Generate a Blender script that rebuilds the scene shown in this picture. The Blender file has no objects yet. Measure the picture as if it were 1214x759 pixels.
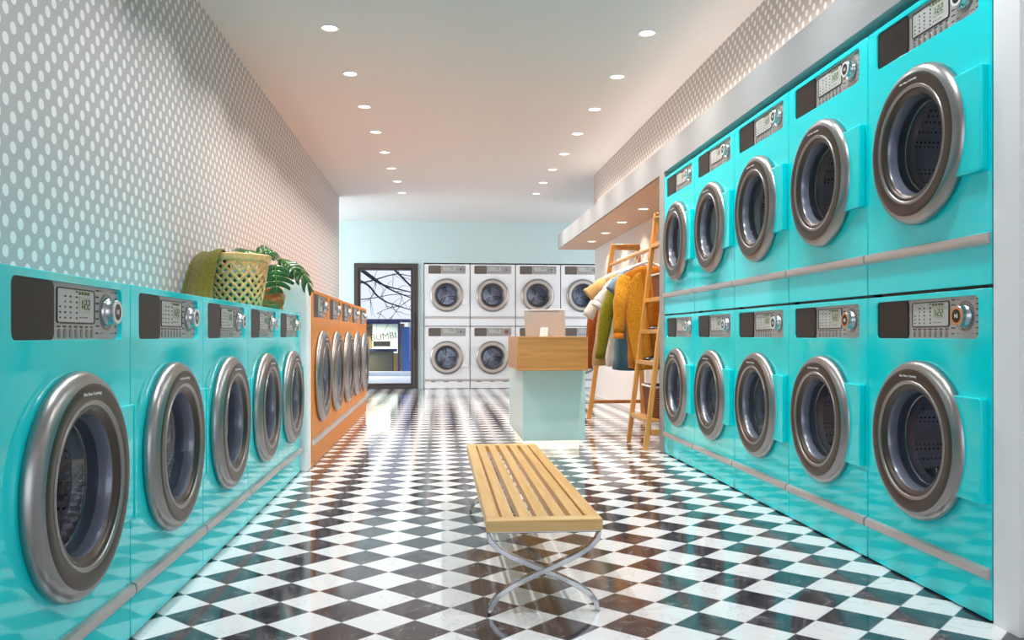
import bpy, bmesh, math, random
from mathutils import Vector, Matrix
from mathutils.geometry import tessellate_polygon
random.seed(7)
PI = math.pi
sc = bpy.context.scene
COL = sc.collection

# ------------------------------------------------------------------ camera
YAW = math.atan(0.087)
cam_d = bpy.data.cameras.new('camera'); cam = bpy.data.objects.new('camera', cam_d); COL.objects.link(cam)
cam.location = (0, 0, 0.844); cam.rotation_euler = (PI/2, 0, -YAW)
cam_d.sensor_width = 36; cam_d.lens = 36*1000/1214; cam_d.shift_y = 18.5/1214; cam_d.clip_start = 0.05
sc.camera = cam
# ------------------------------------------------------------------ view / world
vs = sc.view_settings
vs.view_transform = 'Standard'; vs.look = 'None'; vs.gamma = 1.0; vs.use_curve_mapping = False
vs.exposure = 0.27
w = bpy.data.worlds.new('world'); sc.world = w; w.use_nodes = True
bg = w.node_tree.nodes['Background']; bg.inputs[0].default_value = (0.80, 0.835, 0.96, 1); bg.inputs[1].default_value = 1.03

def area(name, loc, rot, sx, sy, power, col, shape='RECTANGLE', spread=PI):
    d = bpy.data.lights.new(name, 'AREA'); d.shape = shape; d.size = sx
    if shape in ('RECTANGLE', 'ELLIPSE'): d.size_y = sy
    d.energy = power; d.color = col; d.spread = spread
    o = bpy.data.objects.new(name, d); o.location = loc; o.rotation_euler = rot; COL.objects.link(o); return o
DOWN_W = 8.5      # ceiling downlights, each
ALC_W = 2.4        # alcove downlights, each
SHOP_W = 110.0
# added fill lamp behind the camera, for assumed daylight from an unseen opening
area('assumed_daylight_fill', (0.3, -2.6, 1.4), (PI/2, 0, 0), 3.0, 2.2, 24, (0.86, 0.94, 1.0))
# light strip on the ledge above the dryers
area('cove_light', (1.685, 3.2, 2.235), (0, PI*1.13, 0), 0.05, 12.0, 14, (1.0, 0.85, 0.76))
# added fill lamps at both sides, brightening the wider back part of the shop
area('back_side_fill', (-3.05, 12.2, 1.4), (PI/2, 0, -PI/2), 1.8, 1.8, 68, (0.90, 0.96, 1.0))
area('back_side_fill', (3.35, 11.9, 1.4), (PI/2, 0, PI/2), 2.2, 1.8, 25, (0.95, 0.97, 1.0))

# ------------------------------------------------------------------ materials
def newmat(name):
    m = bpy.data.materials.new(name); m.use_nodes = True
    return m, m.node_tree, m.node_tree.nodes['Principled BSDF']
def P(name, col, rough=0.5, metal=0.0, coat=0.0, coat_r=0.05, coat_ior=1.5, spec=0.5, emit=None, es=1.0, bump=0.0, bscale=60, var=0.0, vscale=8, sheen=0, stretch=None):
    m, nt, b = newmat(name)
    b.inputs['Base Color'].default_value = (*col, 1); b.inputs['Roughness'].default_value = rough
    b.inputs['Metallic'].default_value = metal; b.inputs['Specular IOR Level'].default_value = spec
    b.inputs['Coat Weight'].default_value = coat; b.inputs['Coat Roughness'].default_value = coat_r
    b.inputs['Coat IOR'].default_value = coat_ior
    if sheen: b.inputs['Sheen Weight'].default_value = sheen
    if emit: b.inputs['Emission Color'].default_value = (*emit, 1); b.inputs['Emission Strength'].default_value = es
    N, L = nt.nodes.new, nt.links.new
    tc = N('ShaderNodeTexCoord'); mp = N('ShaderNodeMapping'); L(tc.outputs['Object'], mp.inputs[0])
    if stretch: mp.inputs['Scale'].default_value = stretch
    n = N('ShaderNodeTexNoise'); n.inputs['Scale'].default_value = vscale; n.inputs['Detail'].default_value = 4; L(mp.outputs[0], n.inputs['Vector'])
    if var:
        r = N('ShaderNodeMapRange'); r.inputs[1].default_value = 0.3; r.inputs[2].default_value = 0.7; r.inputs[3].default_value = 1-var; r.inputs[4].default_value = 1+var
        L(n.outputs[0], r.inputs[0])
        mx = N('ShaderNodeVectorMath'); mx.operation = 'SCALE'; mx.inputs[0].default_value = col; L(r.outputs[0], mx.inputs['Scale']); L(mx.outputs[0], b.inputs['Base Color'])
    if bump:
        n2 = N('ShaderNodeTexNoise'); n2.inputs['Scale'].default_value = bscale; n2.inputs['Detail'].default_value = 3; L(mp.outputs[0], n2.inputs['Vector'])
        bp = N('ShaderNodeBump'); bp.inputs['Strength'].default_value = bump; bp.inputs['Distance'].default_value = 0.01; L(n2.outputs[0], bp.inputs['Height']); L(bp.outputs[0], b.inputs['Normal'])
    return m
def wood(name, c1, c2, rough=0.35, axis='Y', scale=1.0, coat=0.2):
    m, nt, b = newmat(name); N, L = nt.nodes.new, nt.links.new
    tc = N('ShaderNodeTexCoord'); mp = N('ShaderNodeMapping'); L(tc.outputs['Object'], mp.inputs[0])
    s = [30*scale]*3; s['XYZ'.index(axis)] = 1.6*scale; mp.inputs['Scale'].default_value = s
    n = N('ShaderNodeTexNoise'); n.inputs['Scale'].default_value = 1.6; n.inputs['Detail'].default_value = 6; n.inputs['Distortion'].default_value = 0.6; L(mp.outputs[0], n.inputs['Vector'])
    r = N('ShaderNodeValToRGB'); r.color_ramp.elements[0].position = 0.32; r.color_ramp.elements[1].position = 0.68
    r.color_ramp.elements[0].color = (*c1, 1); r.color_ramp.elements[1].color = (*c2, 1)
    L(n.outputs[0], r.inputs[0]); L(r.outputs[0], b.inputs['Base Color'])
    b.inputs['Roughness'].default_value = rough; b.inputs['Coat Weight'].default_value = coat; b.inputs['Coat Roughness'].default_value = 0.15
    bp = N('ShaderNodeBump'); bp.inputs['Strength'].default_value = 0.08; bp.inputs['Distance'].default_value = 0.003; L(n.outputs[0], bp.inputs['Height']); L(bp.outputs[0], b.inputs['Normal'])
    return m
def weave(name, c1, c2, sx=120, sz=90, rough=0.7, bump=0.6):
    """woven cane: alternating strands"""
    m, nt, b = newmat(name); N, L = nt.nodes.new, nt.links.new
    tc = N('ShaderNodeTexCoord'); 
    w1 = N('ShaderNodeTexWave'); w1.bands_direction = 'Z'; w1.inputs['Scale'].default_value = sz/6.28*1.0; w1.inputs['Distortion'].default_value = 1.2; L(tc.outputs['Object'], w1.inputs[0])
    w2 = N('ShaderNodeTexWave'); w2.bands_direction = 'DIAGONAL'; w2.inputs['Scale'].default_value = sx/6.28; w2.inputs['Distortion'].default_value = 1.0; L(tc.outputs['Object'], w2.inputs[0])
    mu = N('ShaderNodeMath'); mu.operation = 'MULTIPLY'; L(w1.outputs['Fac'], mu.inputs[0]); L(w2.outputs['Fac'], mu.inputs[1])
    r = N('ShaderNodeValToRGB'); r.color_ramp.elements[0].color = (*c1, 1); r.color_ramp.elements[1].color = (*c2, 1); r.color_ramp.elements[1].position = 0.6
    L(mu.outputs[0], r.inputs[0]); L(r.outputs[0], b.inputs['Base Color']); b.inputs['Roughness'].default_value = rough
    bp = N('ShaderNodeBump'); bp.inputs['Strength'].default_value = bump; bp.inputs['Distance'].default_value = 0.005; L(mu.outputs[0], bp.inputs['Height']); L(bp.outputs[0], b.inputs['Normal'])
    return m
def fabric(name, c1, c2, scale=160, bump=0.5, big=6):
    m, nt, b = newmat(name); N, L = nt.nodes.new, nt.links.new
    tc = N('ShaderNodeTexCoord')
    n = N('ShaderNodeTexNoise'); n.inputs['Scale'].default_value = scale; n.inputs['Detail'].default_value = 3; L(tc.outputs['Object'], n.inputs['Vector'])
    r = N('ShaderNodeValToRGB'); r.color_ramp.elements[0].position = 0.35; r.color_ramp.elements[1].position = 0.65
    r.color_ramp.elements[0].color = (*c1, 1); r.color_ramp.elements[1].color = (*c2, 1); L(n.outputs[0], r.inputs[0]); L(r.outputs[0], b.inputs['Base Color'])
    b.inputs['Roughness'].default_value = 0.95; b.inputs['Specular IOR Level'].default_value = 0.15; b.inputs['Sheen Weight'].default_value = 0.2
    bp = N('ShaderNodeBump'); bp.inputs['Strength'].default_value = bump; bp.inputs['Distance'].default_value = 0.004; L(n.outputs[0], bp.inputs['Height']); L(bp.outputs[0], b.inputs['Normal'])
    return m
def mth(nt, op, a, b=None, c=None):
    n = nt.nodes.new('ShaderNodeMath'); n.operation = op
    for i, v in enumerate((a, b, c)):
        if v is None: continue
        if isinstance(v, (int, float)): n.inputs[i].default_value = v
        else: nt.links.new(v, n.inputs[i])
    return n.outputs[0]
def mix(nt, f, a, b):
    n = nt.nodes.new('ShaderNodeMix'); n.data_type = 'RGBA'
    nt.links.new(f, n.inputs[0])
    for i, v in ((6, a), (7, b)):
        if isinstance(v, tuple): n.inputs[i].default_value = (*v, 1)
        else: nt.links.new(v, n.inputs[i])
    return n.outputs[2]
def dots_mat(name, base, dot, P_, rad, y0, z0):
    """wallpaper with staggered round dots on a wall that runs along Y"""
    m, nt, b = newmat(name); N, L = nt.nodes.new, nt.links.new
    tc = N('ShaderNodeTexCoord'); sp = N('ShaderNodeSeparateXYZ'); L(tc.outputs['Object'], sp.inputs[0])
    u = mth(nt, 'DIVIDE', mth(nt, 'SUBTRACT', sp.outputs['Y'], y0), P_); v = mth(nt, 'DIVIDE', mth(nt, 'SUBTRACT', sp.outputs['Z'], z0), P_)
    def d(off):
        a = mth(nt, 'ADD', u, off); c = mth(nt, 'ADD', v, off)
        a = mth(nt, 'SUBTRACT', a, mth(nt, 'ROUND', a)); c = mth(nt, 'SUBTRACT', c, mth(nt, 'ROUND', c))
        return mth(nt, 'SQRT', mth(nt, 'ADD', mth(nt, 'MULTIPLY', a, a), mth(nt, 'MULTIPLY', c, c)))
    dm = mth(nt, 'MINIMUM', d(0.0), d(0.5))
    f = mth(nt, 'LESS_THAN', dm, rad/P_)
    n = N('ShaderNodeTexNoise'); n.inputs['Scale'].default_value = 180; L(tc.outputs['Object'], n.inputs['Vector'])
    c = mix(nt, f, base, dot); L(c, b.inputs['Base Color']); b.inputs['Roughness'].default_value = 0.7
    bp = N('ShaderNodeBump'); bp.inputs['Strength'].default_value = 0.1; bp.inputs['Distance'].default_value = 0.002; L(n.outputs[0], bp.inputs['Height']); L(bp.outputs[0], b.inputs['Normal'])
    return m
def floor_mat():
    m, nt, b = newmat('marble_checker'); N, L = nt.nodes.new, nt.links.new
    tc = N('ShaderNodeTexCoord'); sp = N('ShaderNodeSeparateXYZ'); L(tc.outputs['Object'], sp.inputs[0])
    p = mth(nt, 'DIVIDE', mth(nt, 'SUBTRACT', sp.outputs['X'], 0.360), 0.2150); q = mth(nt, 'DIVIDE', mth(nt, 'SUBTRACT', sp.outputs['Y'], 2.411), 0.2085)
    a = mth(nt, 'ADD', p, q); c = mth(nt, 'SUBTRACT', p, q)
    ra = mth(nt, 'ROUND', a); rc = mth(nt, 'ROUND', c)
    par = mth(nt, 'PINGPONG', mth(nt, 'ADD', ra, rc), 1.0)           # 0 black, 1 white
    da = mth(nt, 'ABSOLUTE', mth(nt, 'SUBTRACT', a, ra)); dc = mth(nt, 'ABSOLUTE', mth(nt, 'SUBTRACT', c, rc))
    gr = mth(nt, 'GREATER_THAN', mth(nt, 'MAXIMUM', da, dc), 0.491)
    cv = N('ShaderNodeCombineXYZ'); L(mth(nt, 'MULTIPLY', ra, 3.37), cv.inputs[0]); L(mth(nt, 'MULTIPLY', rc, 5.13), cv.inputs[1])
    vm = N('ShaderNodeVectorMath'); vm.operation = 'ADD'; L(tc.outputs['Object'], vm.inputs[0]); L(cv.outputs[0], vm.inputs[1])
    # veins of the white tiles
    n = N('ShaderNodeTexNoise'); n.inputs['Scale'].default_value = 5.0; n.inputs['Detail'].default_value = 5; n.inputs['Distortion'].default_value = 1.6; L(vm.outputs[0], n.inputs['Vector'])
    vein = mth(nt, 'ABSOLUTE', mth(nt, 'SUBTRACT', n.outputs[0], 0.5))
    mr = N('ShaderNodeMapRange'); mr.inputs[1].default_value = 0.0; mr.inputs[2].default_value = 0.012; mr.inputs[3].default_value = 0.45; mr.inputs[4].default_value = 0.0; L(vein, mr.inputs[0])
    wh = mix(nt, mr.outputs[0], (0.86, 0.855, 0.86), (0.45, 0.45, 0.47))
    n2 = N('ShaderNodeTexNoise'); n2.inputs['Scale'].default_value = 14.0; n2.inputs['Detail'].default_value = 9; n2.inputs['Roughness'].default_value = 0.72; n2.inputs['Distortion'].default_value = 0.8; L(vm.outputs[0], n2.inputs['Vector'])
    r = N('ShaderNodeValToRGB'); e = r.color_ramp.elements; e[0].position = 0.42; e[0].color = (0.032, 0.027, 0.035, 1); e[1].position = 0.78; e[1].color = (0.34, 0.31, 0.32, 1)
    x = e.new(0.56); x.color = (0.075, 0.066, 0.076, 1); L(n2.outputs[0], r.inputs[0])
    c1 = mix(nt, par, r.outputs[0], wh); c2 = mix(nt, gr, c1, (0.45, 0.43, 0.43)); L(c2, b.inputs['Base Color'])
    b.inputs['Roughness'].default_value = 0.09; b.inputs['Specular IOR Level'].default_value = 0.6
    b.inputs['Coat Weight'].default_value = 0.1; b.inputs['Coat Roughness'].default_value = 0.04
    return m
def drum_mat():
    m, nt, b = newmat('perforated_steel'); N, L = nt.nodes.new, nt.links.new
    tc = N('ShaderNodeTexCoord'); v = N('ShaderNodeTexVoronoi'); v.inputs['Scale'].default_value = 62; v.inputs['Randomness'].default_value = 0.1; L(tc.outputs['Object'], v.inputs['Vector'])
    f = mth(nt, 'LESS_THAN', v.outputs['Distance'], 0.28)
    c = mix(nt, f, (0.60, 0.64, 0.75), (0.03, 0.033, 0.045)); L(c, b.inputs['Base Color']); b.inputs['Metallic'].default_value = 0.5; b.inputs['Roughness'].default_value = 0.25
    return m
def glass_mat(name, tint=(0.82, 0.86, 0.92)):
    m = bpy.data.materials.new(name); m.use_nodes = True; nt = m.node_tree; nt.nodes.clear(); N, L = nt.nodes.new, nt.links.new
    o = N('ShaderNodeOutputMaterial'); t = N('ShaderNodeBsdfTransparent'); t.inputs[0].default_value = (*tint, 1)
    g = N('ShaderNodeBsdfGlossy'); g.inputs['Roughness'].default_value = 0.03; fr = N('ShaderNodeFresnel'); fr.inputs[0].default_value = 1.18
    mx = N('ShaderNodeMixShader'); L(fr.outputs[0], mx.inputs[0]); L(t.outputs[0], mx.inputs[1]); L(g.outputs[0], mx.inputs[2]); L(mx.outputs[0], o.inputs[0])
    return m
M = {}
M['turq'] = P('turquoise_enamel', (0.0, 0.80, 0.85), 0.5, 0, coat=1.0, coat_r=0.06, coat_ior=1.48, spec=0.0)
M['orange'] = P('orange_enamel', (0.80, 0.27, 0.03), 0.5, 0, coat=0.2, coat_r=0.12, spec=0.1)
M['white'] = P('white_enamel', (0.92, 0.92, 0.93), 0.3, 0, coat=0.6, coat_r=0.1)
M['silver'] = P('brushed_silver', (0.35, 0.335, 0.325), 0.30, 0.9)
M['strip'] = P('satin_aluminium', (0.62, 0.58, 0.56), 0.35, 0.6)
M['ring_dark'] = P('dark_bronze_ring', (0.095, 0.077, 0.067), 0.32, 0.75)
M['ring_light'] = P('champagne_ring', (0.60, 0.54, 0.49), 0.32, 0.6)
M['chrome'] = P('chrome', (0.50, 0.50, 0.51), 0.25, 1.0)
M['slate'] = P('slate_gasket', (0.17, 0.19, 0.245), 0.25, 0.2, coat=0.5)
M['drum'] = drum_mat()
M['glass'] = glass_mat('door_glass', (0.82, 0.85, 0.9))
M['panel'] = P('grey_panel', (0.50, 0.48, 0.47), 0.38, 0.35)
M['lcdface'] = P('pale_face', (0.56, 0.56, 0.54), 0.3)
M['lcd'] = P('lcd_green', (0.50, 0.55, 0.46), 0.25)
M['lcddig'] = P('lcd_digits', (0.07, 0.10, 0.012), 0.5)
M['olive_led'] = P('olive_marks', (0.12, 0.15, 0.03), 0.5)
M['drawer'] = P('drawer_brown', (0.030, 0.020, 0.016), 0.35, 0.0, bump=0.12, bscale=400, spec=0.25)
M['drawer_w'] = P('drawer_taupe', (0.15, 0.12, 0.10), 0.4, 0.0, bump=0.12, bscale=400)
M['black'] = P('black_plastic', (0.010, 0.010, 0.012), 0.3)
M['print'] = P('dark_print', (0.05, 0.05, 0.05), 0.6)
M['whitep'] = P('white_print', (0.80, 0.80, 0.80), 0.5)
M['oring'] = P('orange_knob_ring', (0.75, 0.28, 0.09), 0.4)
M['wring'] = P('white_knob_ring', (0.82, 0.78, 0.74), 0.4)
M['redmark'] = P('red_print', (0.4, 0.05, 0.03), 0.5)
M['floor'] = floor_mat()
M['ceil'] = P('ceiling_paint', (0.69, 0.675, 0.665), 0.8, bump=0.05, bscale=200)
M['wallL'] = dots_mat('dotted_wallpaper', (0.46, 0.42, 0.415), (0.80, 0.75, 0.73), 0.0914, 0.0188, 2.654, 1.830)
M['wallR'] = dots_mat('dotted_frieze', (0.50, 0.46, 0.44), (0.84, 0.82, 0.80), 0.078, 0.0158, 4.319, 2.579)
M['mint'] = P('mint_paint', (0.59, 0.74, 0.74), 0.7, bump=0.05, bscale=250)
M['cream'] = P('cream_paint', (0.70, 0.65, 0.62), 0.7, bump=0.05, bscale=250)
M['grey'] = P('grey_paint', (0.35, 0.355, 0.36), 0.6, bump=0.05, bscale=250)
M['pwhite'] = P('white_paint', (0.90, 0.91, 0.92), 0.6, bump=0.05, bscale=250)
M['soff'] = P('soffit_warm_bounce', (0.56, 0.40, 0.29), 0.7)  # brown tint puts the warm bounce light on the underside into the colour
M['bwood'] = wood('pine_slats', (0.62, 0.33, 0.09), (0.76, 0.46, 0.165), 0.38, 'Y')
M['bwoodx'] = wood('pine_end_board', (0.68, 0.40, 0.13), (0.82, 0.55, 0.23), 0.38, 'X')
M['dwood'] = wood('honey_oak', (0.50, 0.20, 0.035), (0.64, 0.29, 0.06), 0.35, 'X')
M['rwood'] = wood('amber_beech', (0.62, 0.27, 0.05), (0.78, 0.40, 0.10), 0.35, 'Z')
M['rwood2'] = wood('red_beech', (0.42, 0.14, 0.03), (0.55, 0.22, 0.06), 0.35, 'Z')
M['steel'] = P('polished_steel', (0.42, 0.42, 0.43), 0.12, 1.0)
M['desk'] = P('mint_laminate', (0.53, 0.74, 0.70), 0.4, coat=0.5, coat_r=0.15)
M['led'] = P('led_glow', (1, 1, 1), 0.5, emit=(1.0, 0.86, 0.62), es=0.75)
M['lamp'] = P('lamp_glow', (1, 1, 1), 0.5, emit=(1.0, 0.97, 0.93), es=2.0)
M['lamprim'] = P('lamp_rim', (0.85, 0.85, 0.85), 0.4)
M['imac'] = P('monitor_shell', (0.74, 0.71, 0.69), 0.4, 0.1)
M['frame'] = P('bronze_frame', (0.085, 0.072, 0.068), 0.4, 0.5)
M['cane'] = P('pale_cane', (0.90, 0.50, 0.19), 0.5, var=0.15, vscale=30, bump=0.3, bscale=120)
M['wick'] = weave('brown_wicker', (0.07, 0.018, 0.006), (0.42, 0.13, 0.045), 260, 190)
M['wick2'] = weave('straw_wicker', (0.32, 0.15, 0.02), (0.80, 0.55, 0.20), 300, 220)
M['liner'] = fabric('liner_cloth', (0.7, 0.7, 0.7), (0.82, 0.82, 0.82))
M['towel'] = fabric('olive_terry', (0.06, 0.055, 0.002), (0.20, 0.175, 0.008), 220, 0.9)
M['copper'] = P('copper_facets', (0.62, 0.17, 0.05), 0.35, 0.4)
M['copper2'] = P('brass_facets', (0.42, 0.25, 0.08), 0.35, 0.4)
M['leaf'] = P('monstera_green', (0.006, 0.085, 0.010), 0.3, coat=0.3, coat_r=0.2, var=0.35, vscale=14)
M['stem'] = P('leaf_rib', (0.16, 0.36, 0.03), 0.5)
M['soil'] = P('soil', (0.04, 0.025, 0.015), 0.9, bump=0.6, bscale=80)
M['mustard'] = fabric('mustard_wool', (0.42, 0.16, 0.006), (0.78, 0.38, 0.03), 130, 0.8)
M['burnt'] = fabric('burnt_orange_wool', (0.36, 0.10, 0.006), (0.60, 0.23, 0.015), 130, 0.8)
M['cuffo'] = fabric('orange_rib', (0.55, 0.14, 0.005), (0.75, 0.25, 0.01), 200, 0.5)
M['denim'] = fabric('blue_grey_denim', (0.13, 0.20, 0.25), (0.26, 0.35, 0.40), 260, 0.4)
M['dteal'] = fabric('deep_blue_denim', (0.04, 0.12, 0.17), (0.11, 0.23, 0.29), 260, 0.4)
M['olive'] = fabric('olive_knit', (0.13, 0.12, 0.004), (0.30, 0.26, 0.012), 150, 0.7)
M['creamf'] = fabric('cream_cotton', (0.66, 0.62, 0.57), (0.78, 0.74, 0.69), 200, 0.3)
M['tan'] = fabric('tan_linen', (0.42, 0.24, 0.10), (0.68, 0.44, 0.22), 120, 0.7)
M['straw'] = fabric('straw_linen', (0.50, 0.29, 0.10), (0.72, 0.47, 0.20), 120, 0.5)
M['rust'] = fabric('rust_wool', (0.22, 0.045, 0.008), (0.40, 0.10, 0.02), 150, 0.6)
M['hang'] = P('hanger_white', (0.82, 0.79, 0.77), 0.4)
M['shoe'] = P('black_leather', (0.012, 0.012, 0.014), 0.25)
M['bshoe'] = P('blue_canvas', (0.05, 0.20, 0.32), 0.7)
M['navy'] = P('navy_frame', (0.045, 0.055, 0.16), 0.5)
M['blue'] = P('blue_boards', (0.05, 0.13, 0.42), 0.5)
M['snow'] = P('pale_paving', (0.72, 0.78, 0.86), 0.7, var=0.1, vscale=5)
M['warm'] = P('warm_wall', (0.85, 0.66, 0.36), 0.7)
M['kgrey'] = P('kiosk_grey', (0.20, 0.20, 0.16), 0.7)
M['bark'] = P('bark', (0.035, 0.035, 0.05), 0.9, bump=0.5, bscale=60)
M['paleb'] = P('pale_building', (0.55, 0.68, 0.74), 0.7)
M['winglass'] = glass_mat('window_glass', (0.93, 0.95, 0.96))

# ------------------------------------------------------------------ mesh helpers
class MB:
    def __init__(s): s.v = []; s.f = []; s.mi = []; s.cur = 0
    def add(s, vs_, fs):
        o = len(s.v); s.v += [tuple(p) for p in vs_]; s.f += [tuple(i+o for i in f) for f in fs]; s.mi += [s.cur]*len(fs); return s
    def box(s, x0, x1, y0, y1, z0, z1):
        return s.add([(x0,y0,z0),(x1,y0,z0),(x1,y1,z0),(x0,y1,z0),(x0,y0,z1),(x1,y0,z1),(x1,y1,z1),(x0,y1,z1)],
                     [(0,3,2,1),(4,5,6,7),(0,1,5,4),(1,2,6,5),(2,3,7,6),(3,0,4,7)])
    def hexa(s, b, t):  # 4 bottom, 4 top points
        return s.add(list(b)+list(t), [(0,3,2,1),(4,5,6,7),(0,1,5,4),(1,2,6,5),(2,3,7,6),(3,0,4,7)])
    def bar(s, p0, p1, wx, wy, up=(0,0,1)):
        p0 = Vector(p0); p1 = Vector(p1); d = (p1-p0).normalized(); u = Vector(up); a = d.cross(u)
        if a.length < 1e-4: a = d.cross(Vector((1,0,0)))
        a.normalize(); b = a.cross(d); a *= wx/2; b *= wy/2
        return s.hexa([p0-a-b, p0+a-b, p0+a+b, p0-a+b], [p1-a-b, p1+a-b, p1+a+b, p1-a+b])
    def tube(s, pts, r, n=10, caps=True, flat=1.0, ref=(0,0,1), wob=None):
        pts = [Vector(p) for p in pts]; k = len(pts); rs = r if isinstance(r, (list, tuple)) else [r]*k
        vs_ = []; a0 = None
        for i, p in enumerate(pts):
            d = (pts[min(i+1,k-1)]-pts[max(i-1,0)]).normalized()
            if a0 is None:
                a = d.cross(Vector(ref))
                if a.length < 1e-3: a = d.cross(Vector((0,1,0)))
            else: a = a0 - d*a0.dot(d)
            a.normalize(); a0 = a; b = d.cross(a)
            for j in range(n):
                t = 2*PI*j/n; q = rs[i]*(1 if not wob else wob(i/(k-1), t))
                vs_.append(p + a*math.cos(t)*q + b*math.sin(t)*q*flat)
        fs = [(i*n+j, i*n+(j+1)%n, (i+1)*n+(j+1)%n, (i+1)*n+j) for i in range(k-1) for j in range(n)]
        if caps: fs += [tuple(range(n-1,-1,-1)), tuple((k-1)*n+j for j in range(n))]
        return s.add(vs_, fs)
    def lathe(s, prof, c=(0,0,0), axis='z', n=48, close=False):
        """prof: (r, a) pairs; a runs along the axis"""
        vs_ = []; c = Vector(c)
        for r, a in prof:
            for j in range(n):
                t = 2*PI*j/n
                if axis == 'z': vs_.append(c+Vector((r*math.cos(t), r*math.sin(t), a)))
                else: vs_.append(c+Vector((r*math.cos(t), a, r*math.sin(t))))
        k = len(prof)
        fs = [(i*n+j, i*n+(j+1)%n, (i+1)*n+(j+1)%n, (i+1)*n+j) for i in range(k-1) for j in range(n)]
        return s.add(vs_, fs)
    def prism(s, poly, a0, a1, axis='y'):
        """poly of 2-D points extruded between a0 and a1 along an axis"""
        def mk(p, a): return {'y': (p[0], a, p[1]), 'z': (p[0], p[1], a), 'x': (a, p[0], p[1])}[axis]
        n = len(poly)
        return s.add([mk(p, a0) for p in poly]+[mk(p, a1) for p in poly],
                     [tuple(range(n-1,-1,-1)), tuple(range(n, 2*n))]+[(i, (i+1)%n, n+(i+1)%n, n+i) for i in range(n)])
    def holed(s, loops, a0, a1, axis='y'):
        def mk(p, a): return {'y': (p[0], a, p[1]), 'z': (p[0], p[1], a), 'x': (a, p[0], p[1])}[axis]
        tris = tessellate_polygon([[Vector((p[0], p[1], 0)) for p in l] for l in loops])
        flat = [p for l in loops for p in l]; n = len(flat)
        fs = [tuple(t) for t in tris]+[tuple(i+n for i in reversed(t)) for t in tris]; o = 0
        for l in loops:
            k = len(l); fs += [(o+i, o+(i+1)%k, n+o+(i+1)%k, n+o+i) for i in range(k)]; o += k
        return s.add([mk(p, a0) for p in flat]+[mk(p, a1) for p in flat], fs)
    def build(s, name, mat, parent=None, smooth=35, bevel=0, seg=2, solid=0, sub=0, loc=None):
        me = bpy.data.meshes.new(name); me.from_pydata(s.v, [], s.f)
        mats = mat if isinstance(mat, (list, tuple)) else [mat]
        for m in mats: me.materials.append(m)
        if len(mats) > 1: me.polygons.foreach_set('material_index', s.mi)
        bm = bmesh.new(); bm.from_mesh(me); bmesh.ops.recalc_face_normals(bm, faces=bm.faces)
        for f in bm.faces: f.smooth = True
        lim = math.radians(smooth)
        for e in bm.edges:
            if len(e.link_faces) == 2 and e.calc_face_angle(0) > lim: e.smooth = False
        bm.to_mesh(me); bm.free()
        o = bpy.data.objects.new(name, me); COL.objects.link(o)
        if parent: o.parent = parent
        if loc: o.location = loc
        if bevel:
            b = o.modifiers.new('bevel', 'BEVEL'); b.width = bevel; b.segments = seg; b.limit_method = 'ANGLE'; b.angle_limit = math.radians(40); b.harden_normals = False
        if solid:
            b = o.modifiers.new('solid', 'SOLIDIFY'); b.thickness = solid; b.offset = 0
        if sub:
            b = o.modifiers.new('sub', 'SUBSURF'); b.levels = sub; b.render_levels = sub
        return o
def circ(cx, cz, r, n=48): return [(cx+r*math.cos(2*PI*i/n), cz+r*math.sin(2*PI*i/n)) for i in range(n)]
def rrect(x0, x1, z0, z1, r, n=5):
    out = []
    for cx, cz, a in ((x1-r, z1-r, 0), (x0+r, z1-r, PI/2), (x0+r, z0+r, PI), (x1-r, z0+r, 3*PI/2)):
        for i in range(n+1): t = a+PI/2*i/n; out.append((cx+r*math.cos(t), cz+r*math.sin(t)))
    return out
def tag(o, label=None, cat=None, group=None, kind=None):
    if label: o['label'] = label
    if cat: o['category'] = cat
    if group: o['group'] = group
    if kind: o['kind'] = kind
    return o
def thing(name, label, cat, loc=(0,0,0), rz=0, group=None):
    o = bpy.data.objects.new(name, None); COL.objects.link(o); o.empty_display_size = 0.1
    o.location = loc; o.rotation_euler = (0,0,rz); return tag(o, label, cat, group)
def struct(name, mb, mat, **k): return tag(mb.build(name, mat, **k), kind='structure')
def kids(o): return [c for c in bpy.data.objects if c.parent is o]
def build_index():
    d = {}
    for c in bpy.data.objects:
        if c.parent: d.setdefault(c.parent.name, []).append(c)
    return d
def copy_tree(root, loc, rz, label, group=None, scale=None):
    idx = build_index()
    def cp(o, par):
        c = o.copy(); COL.objects.link(c)
        if par: c.parent = par
        for ch in idx.get(o.name, []): cp(ch, c)
        return c
    r = cp(root, None); r.location = loc; r.rotation_euler = (0,0,rz); r['label'] = label
    if group: r['group'] = group
    if scale: r.scale = scale
    return r
def text_mesh(name, txt, size, mat, parent, loc, rot=(PI/2,0,0), depth=0.0004, align='CENTER', xs=1.0):
    cu = bpy.data.curves.new(name, 'FONT'); cu.body = txt; cu.size = size; cu.extrude = depth; cu.align_x = align; cu.align_y = 'CENTER'; cu.resolution_u = 3
    t = bpy.data.objects.new(name, cu); COL.objects.link(t)
    dg = bpy.context.evaluated_depsgraph_get(); me = bpy.data.meshes.new_from_object(t.evaluated_get(dg)); bpy.data.objects.remove(t)
    me.materials.clear(); me.materials.append(mat)
    o = bpy.data.objects.new(name, me); COL.objects.link(o); o.parent = parent; o.location = loc; o.rotation_euler = rot; o.scale = (xs,1,1)
    return o

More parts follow.
